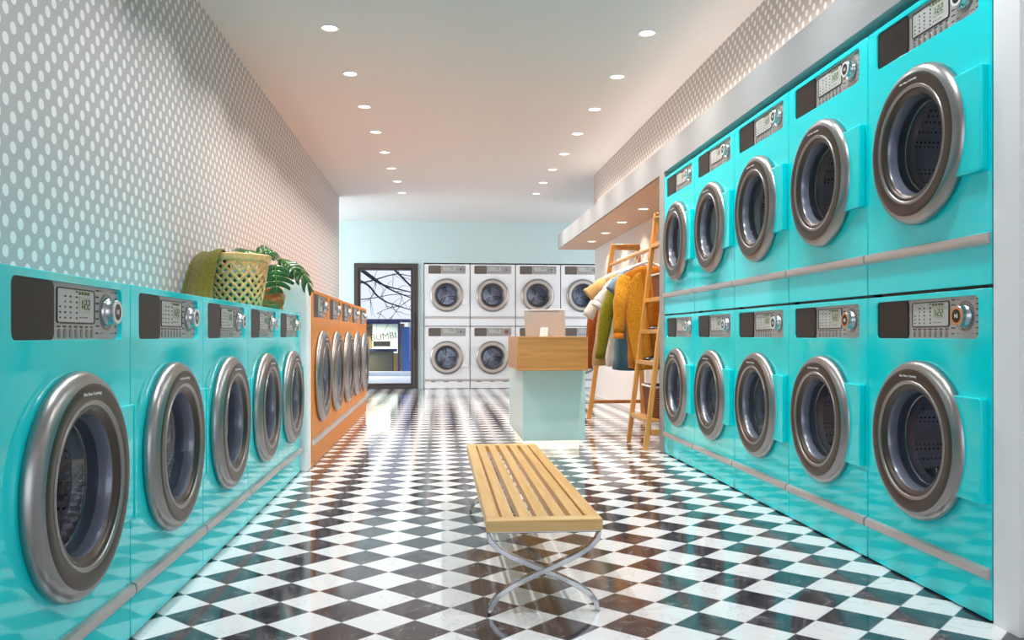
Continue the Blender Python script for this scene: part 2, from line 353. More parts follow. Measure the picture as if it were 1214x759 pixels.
# ------------------------------------------------------------------ setting
CEIL = 2.655
YB = 13.43
struct('floor', MB().box(-3.2, 3.6, -2.8, YB+0.2, -0.06, 0), M['floor'])
struct('ceiling', MB().box(-3.2, 3.6, -2.8, YB+0.2, CEIL, CEIL+0.08), M['ceil'])
struct('wall_left', MB().box(-1.45, -1.295, -2.8, 11.167, 0, CEIL), M['wallL'])
struct('wall_left_back', MB().box(-3.2, -3.1, 11.0, YB, 0, CEIL), M['mint'])
struct('wall_right_back', MB().box(3.4, 3.5, 9.3, YB, 0, CEIL), M['mint'])
# back wall with a door opening and a niche opening for the white machines
b = MB(); b.holed([[(-3.1,0.0),(-1.325,0.0),(-1.325,1.985),(-0.325,1.985),(-0.325,0.0),(-0.235,0.0),(-0.235,2.0),(2.70,2.0),(2.70,0),(3.4,0),(3.4,CEIL),(-3.1,CEIL)]], YB+0.005, YB+0.14)
struct('wall_back', b, M['mint'])
b = MB(); b.box(-0.235, 2.70, YB+0.47, YB+0.5, 0, 2.0); b.box(-0.265, -0.235, YB+0.14, YB+0.5, 0, 2.0); b.box(2.70, 2.73, YB+0.14, YB+0.5, 0, 2.0); b.box(-0.265, 2.73, YB+0.14, YB+0.5, 2.0, 2.03); b.box(-0.265, 2.73, YB+0.14, YB+0.5, -0.06, 0)
struct('wall_niche', b, M['pwhite'])
# right side: dotted frieze, ledge, alcove
struct('wall_right', MB().box(1.75, 1.85, -2.8, 9.42, 2.21, CEIL), M['wallR'])
struct('wall_right_lower', MB().box(2.11, 2.2, 2.225, 11.30, 0, 2.02), M['cream'])
struct('wall_right_near', MB().box(1.76, 1.86, -2.8, 2.23, 0, 2.21), M['pwhite'])
b = MB(); b.box(1.615, 2.2, 2.225, 11.36, 2.02, 2.21); struct('trim_1', b, M['grey'])
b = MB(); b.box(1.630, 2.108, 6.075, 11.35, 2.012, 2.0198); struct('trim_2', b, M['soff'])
b = MB(); b.box(1.615, 2.11, 5.945, 6.075, 0, 2.019); struct('trim_3', b, M['grey'])
b = MB(); b.box(1.615, 2.11, 2.222, 2.333, 0, 2.019); struct('trim_4', b, M['pwhite'])
b = MB(); b.box(-0.96, -0.804, 5.312, 5.435, 0, 1.187); struct('trim_5', b, M['pwhite'], bevel=0.012)
b = MB(); b.box(-1.29, -0.9605, 5.312, 5.435, 0, 0.975); struct('trim_6', b, M['pwhite'])
# baseboards of the alcove
struct('baseboard_right', MB().box(2.095, 2.11, 6.08, 11.29, 0, 0.05), M['cream'])

# ------------------------------------------------------------------ back door
d = tag(MB().holed([[(-1.325,0.005),(-0.325,0.005),(-0.325,1.98),(-1.325,1.98)], [(-1.255,0.06),(-1.255,1.905),(-0.400,1.905),(-0.400,0.06)]], YB-0.02, YB+0.10).build('door_1', M['frame'], bevel=0.006), kind='structure')
MB().holed([[(-1.255,0.062),(-0.402,0.062),(-0.402,1.904),(-1.255,1.904)], [(-1.225,0.09),(-1.225,1.875),(-0.440,1.875),(-0.440,0.09)]], YB+0.0, YB+0.06).build('sash', M['frame'], d, bevel=0.004)
MB().box(-1.225, -0.440, YB+0.03, YB+0.036, 0.09, 1.875).build('glass_pane', M['winglass'], d)
MB().box(-0.385, -0.355, YB-0.055, YB-0.035, 0.63, 1.21).box(-0.380, -0.360, YB-0.04, YB-0.018, 0.70, 0.73).box(-0.380, -0.360, YB-0.04, YB-0.018, 1.11, 1.14).build('door_handle', M['black'], d, bevel=0.004)
MB().box(-0.355, -0.330, YB-0.026, YB-0.018, 0.02, 1.97).build('door_hinge_stile', M['frame'], d)

# ------------------------------------------------------------------ washing machine
CX, CZ = 0.355, 0.494
SEG = {0:'abcdef',1:'bc',2:'abged',3:'abgcd'}
def make_washer(name, label, group, body, ring, outer, drawer, knob_ring, slots=False, loc=(0,0,0), rz=0, cat='washing machine'):
    t = thing(name, label, cat, loc, rz, group)
    W, H, D = 0.72, 0.988, 0.435
    b = MB(); b.box(0.004, 0.014, 0.018, D, 0.006, H-0.003); b.box(W-0.014, W-0.004, 0.018, D, 0.006, H-0.003)
    b.box(0.014, W-0.014, 0.018, D, H-0.013, H-0.003); b.box(0.014, W-0.014, D-0.01, D, 0.006, H-0.013); b.box(0.014, W-0.014, 0.018, D-0.01, 0.006, 0.016)
    b.build('cabinet', body, t)
    b = MB(); b.box(0.03, W-0.03, 0.04, D-0.02, 0.0, 0.0065); b.build('base', M['black'], t)
    out = rrect(0.003, W-0.003, 0.006, H-0.003, 0.005, 2)
    rec = rrect(0.065, 0.655, 0.834, 0.966, 0.018, 5)
    b = MB(); b.holed([out, rec, circ(CX, CZ, 0.215, 48)], 0.0, 0.018)
    b.build('front_panel', body, t, bevel=0.003, seg=3)
    # control panel
    cp = MB().prism(rrect(0.060, 0.660, 0.829, 0.971, 0.02), 0.010, 0.0165).build('control_panel', M['panel'], t)
    MB().prism(rrect(0.0655, 0.264, 0.8345, 0.9655, 0.017), 0.0045, 0.010).build('detergent_drawer', drawer, cp)
    b = MB(); b.holed([rrect(0.286, 0.497, 0.872, 0.956, 0.009), rrect(0.2895, 0.4935, 0.8755, 0.9525, 0.006)], 0.0075, 0.010)
    disp = b.build('display', M['black'], cp)
    MB().prism(rrect(0.2895, 0.4935, 0.8755, 0.9525, 0.006), 0.0088, 0.0101).build('display_face', M['lcdface'], disp)
    MB().prism(rrect(0.405, 0.470, 0.901, 0.937, 0.003), 0.0078, 0.0089).build('lcd_screen', M['lcd'], disp)
    # digits 1:22
    b = MB(); y0, y1 = 0.0070, 0.0079; hz = 0.0105; wx = 0.011; th = 0.0027
    def digit(x, z, s):
        if 'a' in s: b.box(x, x+wx, y0, y1, z+hz-th/2, z+hz+th/2)
        if 'g' in s: b.box(x, x+wx, y0, y1, z-th/2, z+th/2)
        if 'd' in s: b.box(x, x+wx, y0, y1, z-hz-th/2, z-hz+th/2)
        if 'b' in s: b.box(x+wx-th/2, x+wx+th/2, y0, y1, z, z+hz)
        if 'c' in s: b.box(x+wx-th/2, x+wx+th/2, y0, y1, z-hz, z)
        if 'f' in s: b.box(x-th/2, x+th/2, y0, y1, z, z+hz)
        if 'e' in s: b.box(x-th/2, x+th/2, y0, y1, z-hz, z)
    digit(0.411, 0.919, 'bc'); digit(0.434, 0.919, 'abged'); digit(0.4525, 0.919, 'abged')
    b.box(0.4265, 0.4292, y0, y1, 0.9225, 0.9255); b.box(0.4265, 0.4292, y0, y1, 0.9125, 0.9155)
    b.build('digits', M['lcddig'], disp)
    b = MB()
    for i in range(4): b.box(0.404+i*0.0165, 0.4155+i*0.0165, 0.0078, 0.0089, 0.942, 0.9495)
    b.build('indicator_lights', M['olive_led'], disp)
    b = MB(); rr = random.Random(3)
    for cx_, n0 in ((0.303, 3), (0.330, 5), (0.358, 5), (0.392, 6)):
        for k in range(n0): ww = 0.004+0.006*rr.random(); b.box(cx_-ww/2, cx_+ww/2, 0.0078, 0.0089, 0.8835+k*0.0125, 0.8875+k*0.0125)
    for i in range(4): b.box(0.409+i*0.013, 0.413+i*0.013, 0.0078, 0.0089, 0.886, 0.889)
    b.build('display_marks', M['print'], disp)
    b = MB()
    for i in range(7): x = 0.298+i*0.0305; ww = 0.012+0.008*rr.random(); b.box(x-ww/2, x+ww/2, 0.0092, 0.010, 0.863, 0.8667)
    for zz in (0.957, 0.941, 0.925, 0.905, 0.886, 0.868, 0.850): b.box(0.507, 0.520+0.008*rr.random(), 0.0092, 0.010, zz-0.002, zz+0.002); b.box(0.630, 0.640+0.008*rr.random(), 0.0092, 0.010, zz-0.002, zz+0.002)
    for zz in (0.957, 0.850): b.box(0.533, 0.550, 0.0092, 0.010, zz-0.0008, zz+0.0008); b.box(0.602, 0.622, 0.0092, 0.010, zz-0.0008, zz+0.0008)
    b.build('printed_labels', M['print'], cp)
    for i in range(7):
        x = 0.298+i*0.0305; b = MB()
        b.prism([(x+0.0065*math.cos(q*PI/6), 0.849+0.011*math.sin(q*PI/6)) for q in range(12)], 0.0075, 0.010)
        b.build('button', M['silver'], cp)
    KX, KZ = 0.576, 0.905
    b = MB(); b.lathe([(0.047,0.0101),(0.047,0.008),(0.043,0.0075),(0.041,0.0101)], (KX,0,KZ), 'y', 36); b.build('dial_ring', M['silver'], cp)
    k = MB().lathe([(0.0375,0.010),(0.0375,0.006),(0.034,0.001),(0.0315,-0.003),(0.0315,-0.015),(0.029,-0.018),(0.0,-0.018)], (KX,0,KZ), 'y', 36).build('knob', M['chrome'], cp)
    MB().lathe([(0.0295,-0.0175),(0.0295,-0.0195),(0.0215,-0.0195),(0.0215,-0.018)], (KX,0,KZ), 'y', 36).build('knob_ring', knob_ring, k)
    MB().lathe([(0.0215,-0.018),(0.0215,-0.0192),(0.0,-0.0192)], (KX,0,KZ), 'y', 30).build('knob_cap', M['black'], k)
    b = MB(); b.prism([(KX-0.008,KZ-0.007),(KX-0.001,KZ),(KX-0.008,KZ+0.007)], -0.0198, -0.0191); b.box(KX+0.001, KX+0.003, -0.0198, -0.0191, KZ-0.007, KZ+0.007); b.box(KX+0.005, KX+0.007, -0.0198, -0.0191, KZ-0.007, KZ+0.007)
    b.build('play_pause_symbol', M['whitep'], k)
    # door
    dr = MB().lathe([(0.214,0.004),(0.260,0.002),(0.2665,-0.0040),(0.2670,-0.0140),(0.2640,-0.0240),(0.2570,-0.0330),(0.2470,-0.0395),(0.2380,-0.0425)], (CX,0,CZ), 'y', 72).build('door', outer, t, smooth=60)
    MB().lathe([(0.2380,-0.0425),(0.2350,-0.0437),(0.2277,-0.0451),(0.2095,-0.0438),(0.1994,-0.0422)], (CX,0,CZ), 'y', 72).build('door_face', ring, dr, smooth=60)
    MB().lathe([(0.1994,-0.0422),(0.1973,-0.0448),(0.1933,-0.0448),(0.1890,-0.0422),(0.1870,-0.0397)], (CX,0,CZ), 'y', 72).build('inner_bezel', M['silver'], dr, smooth=50)
    MB().lathe([(0.1870,-0.0397),(0.1830,-0.0400),(0.1780,-0.0384),(0.1740,-0.0346),(0.1710,-0.0307),(0.1680,-0.0294),(0.1660,-0.0256)], (CX,0,CZ), 'y', 72).build('inner_rim', M['ring_dark'], dr, smooth=50)
    MB().lathe([(0.1660,-0.0256),(0.1630,-0.0192),(0.160,0.0),(0.158,0.035),(0.150,0.050),(0.143,0.062)], (CX,0,CZ), 'y', 72).build('gasket', M['slate'], dr, smooth=50)
    MB().lathe([(0.160,0.006),(0.12,0.002),(0.0700,-0.0006),(0.0000,-0.0013)], (CX,0,CZ), 'y', 40).build('door_glass', M['glass'], dr, smooth=60)
    MB().tube([(CX+0.1545*math.cos(a), 0.036, CZ+0.1545*math.sin(a)) for a in [2*PI*i/48 for i in range(49)]], 0.0045, 8, caps=False).build('chrome_ring', M['chrome'], dr)
    text_mesh('lettering', 'Silver Nano Technology', 0.0105, M['whitep'], dr, (CX-0.005, -0.0453, CZ+0.214))
    # handle plate
    h = MB().prism([(0.560,0.345),(0.690,0.345),(0.690,0.658),(0.560,0.658)], -0.020, 0.0).build('door_handle', body, t, bevel=0.004, seg=3)
    MB().box(0.689, 0.702, -0.024, 0.0, 0.347, 0.656).build('handle_lip', body, h, bevel=0.003)
    # drum
    dm = MB().lathe([(0.143,0.062),(0.160,0.070),(0.196,0.085),(0.200,0.10),(0.200,0.325),(0.190,0.34),(0.12,0.345),(0.05,0.335),(0.0,0.335)], (CX,0,CZ), 'y', 60).build('drum', M['drum'], t, smooth=50)
    for k in range(3):
        a = PI/2+k*2*PI/3+0.3; c, s_ = math.cos(a), math.sin(a); b = MB(); px, pz = -s_, c
        def Q(r, w_, y): return (CX+c*r+px*w_, y, CZ+s_*r+pz*w_)
        b.hexa([Q(0.199,-0.03,0.10), Q(0.199,0.03,0.10), Q(0.199,0.03,0.32), Q(0.199,-0.03,0.32)], [Q(0.155,-0.008,0.12), Q(0.155,0.008,0.12), Q(0.155,0.008,0.31), Q(0.155,-0.008,0.31)])
        b.hexa([Q(0.02,-0.012,0.338), Q(0.02,0.012,0.338), Q(0.19,0.045,0.338), Q(0.19,-0.045,0.338)], [Q(0.02,-0.006,0.315), Q(0.02,0.006,0.315), Q(0.18,0.015,0.322), Q(0.18,-0.015,0.322)])
        b.build('drum_paddle', M['chrome'], dm, bevel=0.004)
    # trim strip
    MB().prism([(0.0,0.122),(-0.014,0.128),(-0.017,0.140),(-0.014,0.155),(0.0,0.159)], 0.006, W-0.006, 'x').build('trim_strip', M['strip'], t)
    if slots:
        for i in range(3): MB().box(0.105+i*0.21, 0.175+i*0.21, -0.003, 0.001, 0.108, 0.117).build('vent_slot', M['print'], t)
    return t
ordn = ['nearest the camera', 'second from the camera', 'third from the camera', 'fourth from the camera', 'farthest from the camera']
# left row (turquoise, single height)
LX = -0.85
gl = 'turquoise washing machines in the left row'
lab = 'turquoise washing machine in the single-height left row, %s'
ext = ['nearest the camera', 'second from the camera', 'third from the camera', 'fourth from the camera', 'last one, beside the white partition']
w0 = make_washer('washing_machine', lab % ext[0], gl, M['turq'], M['ring_dark'], M['silver'], M['drawer'], M['wring'], loc=(LX, 1.699, 0), rz=PI/2)
for c in range(1, 5): copy_tree(w0, (LX, 1.699+0.72*c, 0), PI/2, lab % ext[c])
# right stack
RX = 1.615
wr = None
for c in range(5):
    y = 3.058+0.72*c
    l = 'turquoise machine, bottom tier of the right stack, ' + ordn[c] + (', orange-ringed knob' if c < 2 else ', white-ringed knob')
    if c == 0: wr = make_washer('washing_machine', l, 'lower turquoise machines of the right stack', M['turq'], M['ring_dark'], M['silver'], M['drawer'], M['oring'], loc=(RX, y, 0), rz=-PI/2)
    elif c == 1: copy_tree(wr, (RX, y, 0), -PI/2, l)
    else: copy_tree(w0, (RX, y, 0), -PI/2, l, 'lower turquoise machines of the right stack')
for c in range(5):
    l = 'turquoise machine, top tier of the right stack, ' + ordn[c]
    copy_tree(w0, (RX, 3.058+0.72*c, 0.990), -PI/2, l, 'upper turquoise machines of the right stack')
# orange row
go = 'orange washing machines past the white partition'
lo = 'orange washing machine beyond the white partition, %s'
eo = ['nearest of its row', 'second of its row', 'middle of its row', 'fourth of its row', 'farthest of its row']
o0 = make_washer('washing_machine', lo % eo[0], go, M['orange'], M['ring_dark'], M['silver'], M['drawer'], M['oring'], loc=(-0.80, 5.442, 0), rz=PI/2)
o0.scale = (1.12, 1.0, 1.155)
for c in range(1, 5): copy_tree(o0, (-0.80, 5.442+0.808*c, 0), PI/2, lo % eo[c])
# white back stack
cn = ['left column beside the glass door', 'second column from the door', 'third column from the door', 'right column by the wall corner']
wl = make_washer('washing_machine', 'white washing machine on the floor at the back, '+cn[0], 'lower white machines at the back', M['white'], M['ring_light'], M['silver'], M['drawer_w'], M['wring'], True, loc=(-0.226, YB, 0))
wo = make_washer('washing_machine', 'white washing machine on the floor at the back, '+cn[1]+', orange knob', 'lower white machines at the back', M['white'], M['ring_light'], M['silver'], M['drawer_w'], M['oring'], True, loc=(-0.226+0.727, YB, 0))
wu = make_washer('washing_machine', 'white machine stacked on top at the back, '+cn[0], 'upper white machines at the back', M['white'], M['ring_light'], M['silver'], M['drawer_w'], M['wring'], False, loc=(-0.226, YB, 0.992))
for c in range(2, 4): copy_tree(wl, (-0.226+0.727*c, YB, 0), 0, 'white machine on the back floor behind the desk, '+cn[c])
for c in range(1, 4): copy_tree(wu, (-0.226+0.727*c, YB, 0.992), 0, 'white machine stacked on top at the back, '+cn[c])

# ------------------------------------------------------------------ downlights
LTS = [(-0.638,5.036),(-0.609,5.901),(-0.584,6.74),(-0.556,7.57),(-0.531,8.4),(-0.509,9.2),(-0.483,9.975),(-0.463,10.767),
       (1.241,4.956),(1.242,5.807),(1.242,6.656),(1.238,7.477),(1.247,8.323),(1.236,9.118),(1.233,9.908),(1.242,10.683)]
def make_down(loc, label, group, s=1.0):
    t = thing('downlight', label, 'ceiling light', loc, 0, group)
    MB().lathe([(0.056,0.0),(0.056,-0.004),(0.050,-0.006),(0.045,-0.004),(0.043,0.0)], (0,0,0), 'z', 32).build('rim', M['lamprim'], t)
    MB().lathe([(0.0,-0.003),(0.044,-0.003),(0.044,0.0),(0.0,0.0)], (0,0,0), 'z', 32).build('lens', M['lamp'], t)
    return t
nm = ['first','second','third','fourth','fifth','sixth','seventh','eighth']
base = None
for i, (x, y) in enumerate(LTS):
    side = 'left' if i < 8 else 'right'; l = 'round recessed ceiling downlight, %s from the camera in the %s row' % (nm[i % 8], side)
    if base is None: base = make_down((x, y, CEIL), l, 'downlights in the %s ceiling row' % side)
    else: copy_tree(base, (x, y, CEIL), 0, l, 'downlights in the %s ceiling row' % side)
    area('downlight_lamp', (x, y, CEIL-0.012), (0,0,0), 0.09, 0.09, DOWN_W, (1.0, 0.94, 0.88), 'DISK', math.radians(122))
# assumed lamps: the same two rows carry on toward the camera (outside the frame)
for x in (-0.66, 1.241):
    for y in (4.15, 3.3, 2.3): area('downlight_lamp', (x, y, CEIL-0.012), (0,0,0), 0.09, 0.09, DOWN_W*0.7, (0.96, 0.98, 1.0), 'DISK', math.radians(122))
for i, (x, y) in enumerate([(1.877,7.624),(1.878,8.545),(1.890,9.453),(1.891,10.323)]):
    copy_tree(base, (x, y, 2.012), 0, 'recessed downlight under the lowered soffit, %s from the camera' % nm[i], 'downlights under the soffit')
    area('downlight_lamp', (x, y, 2.0), (0,0,0), 0.08, 0.08, ALC_W, (1.0, 0.84, 0.70), 'DISK', math.radians(122))
area('downlight_lamp', (1.877, 6.72, 2.0), (0,0,0), 0.08, 0.08, ALC_W, (1.0, 0.84, 0.70), 'DISK', math.radians(122))  # assumed unseen lamp behind the pier, continuing the soffit row

# ------------------------------------------------------------------ bench
t = thing('bench', 'low slatted pine bench with crossed curved steel legs on the checkered floor', 'bench', (0.320, 3.42, 0))
x0, x1, y0, y1, zt = -0.177, 0.177, -0.893, 0.903, 0.288
MB().box(x0, x1, y0, y0+0.055, zt-0.036, zt).build('end_board', M['bwoodx'], t, bevel=0.003)
MB().box(x0, x1, y1-0.055, y1, zt-0.036, zt).build('end_board', M['bwoodx'], t, bevel=0.003)
MB().box(x0, x0+0.043, y0+0.0555, y1-0.0555, zt-0.036, zt).build('side_rail', M['bwood'], t, bevel=0.003)
MB().box(x1-0.043, x1, y0+0.0555, y1-0.0555, zt-0.036, zt).build('side_rail', M['bwood'], t, bevel=0.003)
for i in range(5):
    cx_ = x0+0.043+ (0.268)*(i+0.5)/5 + 0.0; MB().box(cx_-0.0185, cx_+0.0185, y0+0.0555, y1-0.0555, zt-0.030, zt-0.0005).build('slat', M['bwood'], t, bevel=0.003)
for yy in (y0+0.03, y1-0.28):
    MB().box(x0+0.006, x1-0.006, yy-0.012, yy+0.012, zt-0.044, zt-0.036).build('cross_rail', M['steel'], t, bevel=0.002)
    for sgn in (-1, 1):
        pts = []
        ctrl = [(-0.171,0.246),(-0.164,0.222),(-0.140,0.196),(-0.10,0.172),(-0.05,0.150),(0.0,0.128),(0.05,0.106),(0.10,0.082),(0.140,0.055),(0.160,0.028),(0.167,0.004)]
        vs_ = []; n = len(ctrl)
        for i, (a, z) in enumerate(ctrl):
            a0, z0 = ctrl[max(i-1,0)]; a1, z1 = ctrl[min(i+1,n-1)]; dx, dz = a1-a0, z1-z0; L_ = math.hypot(dx, dz); nx, nz = -dz/L_*0.0085, dx/L_*0.0085
            dy = 0.013; off = 0.011*sgn
            if i in (0, n-1): nx, nz = (0.0045, 0)
            if i == n-1: nx = 0.006
            for (q, e) in ((-1,-1),(1,-1),(1,1),(-1,1)): vs_.append((sgn*(a+nx*q), yy+off*0.12+dy*e, z+nz*q))
        fs = [(0,1,2,3), tuple(4*(n-1)+k for k in (3,2,1,0))]
        for i in range(n-1):
            for k in range(4): fs.append((4*i+k, 4*i+(k+1)%4, 4*i+4+(k+1)%4, 4*i+4+k))
        MB().add(vs_, fs).build('leg', M['steel'], t, smooth=40, bevel=0.002, sub=0)

# ------------------------------------------------------------------ desk and monitor
t = thing('reception_desk', 'narrow mint green reception desk with honey oak box top and glowing base strip', 'desk', (0.815, 6.05, 0))
def L(x, y): return x-0.815, y-6.05
b = MB(); b.box(0.619-0.815, 1.085-0.815, 0.15, 1.32, 0.065, 0.592); b.build('body', M['desk'], t, bevel=0.003)
b = MB(); b.box(0.66-0.815, 1.045-0.815, 0.19, 1.28, 0.0, 0.065); b.build('glowing_plinth', M['led'], t)
X0, X1, Y0, Y1 = 0.563-0.815, 1.071-0.815, -0.05, 0.78
zb, zt2 = 0.593, 0.838
b = MB(); b.box(X0+0.012, X1-0.012, Y0+0.004, Y0+0.020, zb+0.012, zt2-0.012); b.build('front_board', M['dwood'], t)
b = MB(); b.holed([[(X0,zb),(X1,zb),(X1,zt2),(X0,zt2)], [(X0+0.013,zb+0.013),(X0+0.013,zt2-0.013),(X1-0.013,zt2-0.013),(X1-0.013,zb+0.013)]], Y0, Y0+0.022); b.build('front_frame', M['dwood'], t, bevel=0.002)
b = MB(); b.box(X0, X0+0.02, Y0+0.0225, Y1-0.02, zb, zt2); b.build('side_board', M['dwood'], t, bevel=0.002)
b = MB(); b.box(X1-0.02, X1, Y0+0.0225, Y1-0.02, zb, zt2); b.build('side_board', M['dwood'], t, bevel=0.002)
b = MB(); b.box(X0, X1, Y1-0.0195, Y1, zb, zt2); b.build('back_board', M['dwood'], t, bevel=0.002)
b = MB(); b.box(X0+0.0205, X1-0.0205, Y0+0.0225, Y1-0.02, zb, 0.74); b.build('desktop', M['dwood'], t)
# monitor seen from behind
t = thing('computer_monitor', 'pale slim computer monitor seen from behind, standing in the oak desk top', 'monitor', (0.800, 6.40, 0.7405), math.radians(-20))
b = MB(); tilt = math.tan(math.radians(12))
def sheet(x0, x1, z0, z1, ya, yb):
    return [(x0, ya-z0*tilt, z0), (x1, ya-z0*tilt, z0), (x1, yb-z0*tilt, z0), (x0, yb-z0*tilt, z0)], [(x0, ya-z1*tilt, z1), (x1, ya-z1*tilt, z1), (x1, yb-z1*tilt, z1), (x0, yb-z1*tilt, z1)]
bt, tp = sheet(-0.158, 0.158, 0.035, 0.305, 0.07, 0.094); b.hexa(bt, tp); b.build('shell', M['imac'], t, bevel=0.006, seg=3)
b = MB(); bt, tp = sheet(-0.15, 0.15, 0.043, 0.297, 0.0942, 0.0960); b.hexa(bt, tp); b.build('screen', M['black'], t)
b = MB(); bt, tp = sheet(-0.12, 0.12, 0.288, 0.2915, 0.0690, 0.0702); b.hexa(bt, tp); b.build('vent_slot', M['print'], t)
b = MB(); b.hexa([(-0.035,-0.05,0.008),(0.035,-0.05,0.008),(0.035,-0.035,0.008),(-0.035,-0.035,0.008)], [(-0.032,0.022,0.165),(0.032,0.022,0.165),(0.032,0.037,0.165),(-0.032,0.037,0.165)]); b.build('stand_neck', M['imac'], t, bevel=0.005)
b = MB(); b.box(-0.08, 0.08, -0.06, 0.12, 0.0, 0.008); b.build('stand_foot', M['imac'], t, bevel=0.003)

# ------------------------------------------------------------------ clothes rack with ladder shelf
t = thing('clothes_rack', 'amber wooden ladder shelf joined by a rail to an A-frame clothes stand', 'clothes rack', (1.7, 7.5, 0))
ox, oy = 1.7, 7.5
def R_(x, y, z): return (x-ox, y-oy, z)
wq = 0.046
# far hoop frame
b = MB(); b.bar(R_(1.516,8.43,0), R_(1.758,8.43,1.745), wq, 0.03, (0,1,0)); b.build('frame_leg', M['rwood'], t, bevel=0.004)
b = MB(); b.bar(R_(2.07,8.43,0), R_(2.018,8.43,1.745), wq, 0.03, (0,1,0)); b.build('frame_leg', M['rwood'], t, bevel=0.004)
b = MB(); b.box(1.742-ox, 2.038-ox, 8.43-0.016-oy, 8.43+0.016-oy, 1.712, 1.772); b.build('frame_top', M['rwood'], t, bevel=0.010, seg=3)
b = MB(); b.bar(R_(1.545,8.43,0.175), R_(2.065,8.43,0.175), 0.026, 0.034, (0,0,1)); b.build('cross_bar', M['rwood2'], t, bevel=0.003)
b = MB(); b.tube([R_(1.733,8.45,1.556), R_(1.737,6.62,1.556)], 0.0165, 14); b.build('hanging_rail', M['rwood'], t)
# ladder rails leaning to the wall
def lad(z): return 1.516+0.124*z
for yy in (6.65, 6.10):
    b = MB(); b.bar(R_(lad(0), yy, 0.0), R_(lad(1.83), yy, 1.83), 0.034, 0.042, (0,1,0)); b.build('ladder_rail', M['rwood'], t, bevel=0.004)
for z in (0.215, 0.64, 0.88, 1.125, 1.565):
    xx = lad(z)
    b = MB(); b.box(xx-0.015-ox, xx+0.02-ox, 6.10+0.018-oy, 6.65-0.018-oy, z-0.02, z+0.012); b.build('rung', M['rwood'], t, bevel=0.003)
    b = MB(); b.box(xx+0.021-ox, 2.06-ox, 6.11-oy, 6.64-oy, z-0.01, z+0.006); b.build('shelf', M['rwood'], t, bevel=0.002)
for yy in (6.11, 6.63):
    b = MB(); b.box(2.055-ox, 2.09-ox, yy-0.012-oy, yy+0.012-oy, 0, 1.6); b.build('rear_post', M['rwood'], t, bevel=0.003)
b = MB(); b.bar(R_(lad(0.12)+0.02, 6.11, 0.13), R_(2.055, 6.11, 0.13), 0.02, 0.04, (0,0,1)); b.build('side_stretcher', M['rwood'], t, bevel=0.003)

# baskets on the ladder shelf
def basket(name, label, loc, rx, ry, h, taper, mat, liner=True, grp=None):
    t = thing(name, label, 'basket', loc, 0, grp); n = 40
    def ring(k, z): 
        out = []
        for i in range(n):
            a = 2*PI*i/n; c, s_ = math.cos(a), math.sin(a); e = 0.28 if liner else 1.0
            out.append((rx*k*math.copysign(abs(c)**e, c), ry*k*math.copysign(abs(s_)**e, s_), z))
        return out
    b = MB(); vs_ = []; rows = [(taper*0.97,0.0),(taper,0.006),((taper+1)/2,h/2),(1.0,h),(0.94,h),((taper+1)/2-0.06,h/2),(taper-0.06,0.012)]
    for k, z in rows: vs_ += ring(k, z)
    m = len(rows); fs = [(i*n+j, i*n+(j+1)%n, (i+1)*n+(j+1)%n, (i+1)*n+j) for i in range(m-1) for j in range(n)]+[tuple(range(n)), tuple((m-1)*n+j for j in range(n))]
    b.add(vs_, fs); b.build('body', mat, t)
    b = MB(); pts = ring(1.0, h); b.tube(pts+[pts[0]], 0.008, 8, caps=False); b.build('rim', M['liner'] if liner else mat, t)
    return t
basket('storage_basket', 'large dark brown wicker basket with a white rim on the lowest ladder shelf', (1.80, 6.385, 0.2225), 0.20, 0.225, 0.235, 0.9, M['wick'])
basket('storage_basket', 'brown wicker basket with white rim on the ladder shelf above the shoes', (1.862, 6.395, 1.1325), 0.184, 0.225, 0.185, 0.92, M['wick'])
basket('straw_basket', 'small flared straw basket on the top shelf of the ladder', (1.81, 6.47, 1.5725), 0.125, 0.125, 0.19, 0.55, M['wick2'], False)
# shoes
def shoe(label, loc, rz, mat, heel, grp):
    t = thing('shoe', label, 'shoe', loc, rz, grp)
    vs_ = []; n = 12; rows = [(-0.10,0.022,0.05,heel),(-0.07,0.03,0.055,heel),(-0.03,0.028,0.04,heel*0.75),(0.01,0.033,0.03,heel*0.35),(0.05,0.040,0.03,0.004),(0.09,0.034,0.024,0.002),(0.115,0.015,0.012,0.004)]
    for x, wd, hh, zb_ in rows:
        for j in range(n): a = 2*PI*j/n; vs_.append((x, wd*math.cos(a), zb_+hh/2+hh/2*math.sin(a)))
    fs = [(i*n+j, i*n+(j+1)%n, (i+1)*n+(j+1)%n, (i+1)*n+j) for i in range(len(rows)-1) for j in range(n)]+[tuple(range(n)), tuple((len(rows)-1)*n+j for j in range(n))]
    MB().add(vs_, fs).build('upper', mat, t, smooth=60)
    if heel > 0.02: MB().tube([(-0.085,0,heel+0.01),(-0.09,0,0.0)], [0.018,0.008], 10).build('heel', mat, t)
    else: MB().box(-0.10, 0.11, -0.03, 0.03, 0.0, 0.008).build('sole', M['whitep'], t, bevel=0.004)
    MB().tube([(-0.085,-0.028,heel+0.035),(-0.06,-0.02,heel+0.075),(-0.06,0.02,heel+0.075),(-0.085,0.028,heel+0.035)], 0.004, 8).build('strap', mat, t)
    return t
shoe('black strappy high-heeled shoe on the fourth shelf, toe toward the room', (1.745, 6.50, 0.887), PI, M['shoe'], 0.055, 'shoes on the ladder shelf')
shoe('black high-heeled shoe on the fourth shelf, nearer the front rail', (1.76, 6.33, 0.887), PI*0.96, M['shoe'], 0.055, 'shoes on the ladder shelf')
shoe('dark flat shoe on the shelf under the heels, farther one', (1.72, 6.55, 0.647), PI*1.02, M['shoe'], 0.05, 'shoes on the ladder shelf')
shoe('blue canvas shoe on the second shelf of the ladder', (1.73, 6.34, 0.647), PI*0.95, M['bshoe'], 0.012, 'shoes on the ladder shelf')

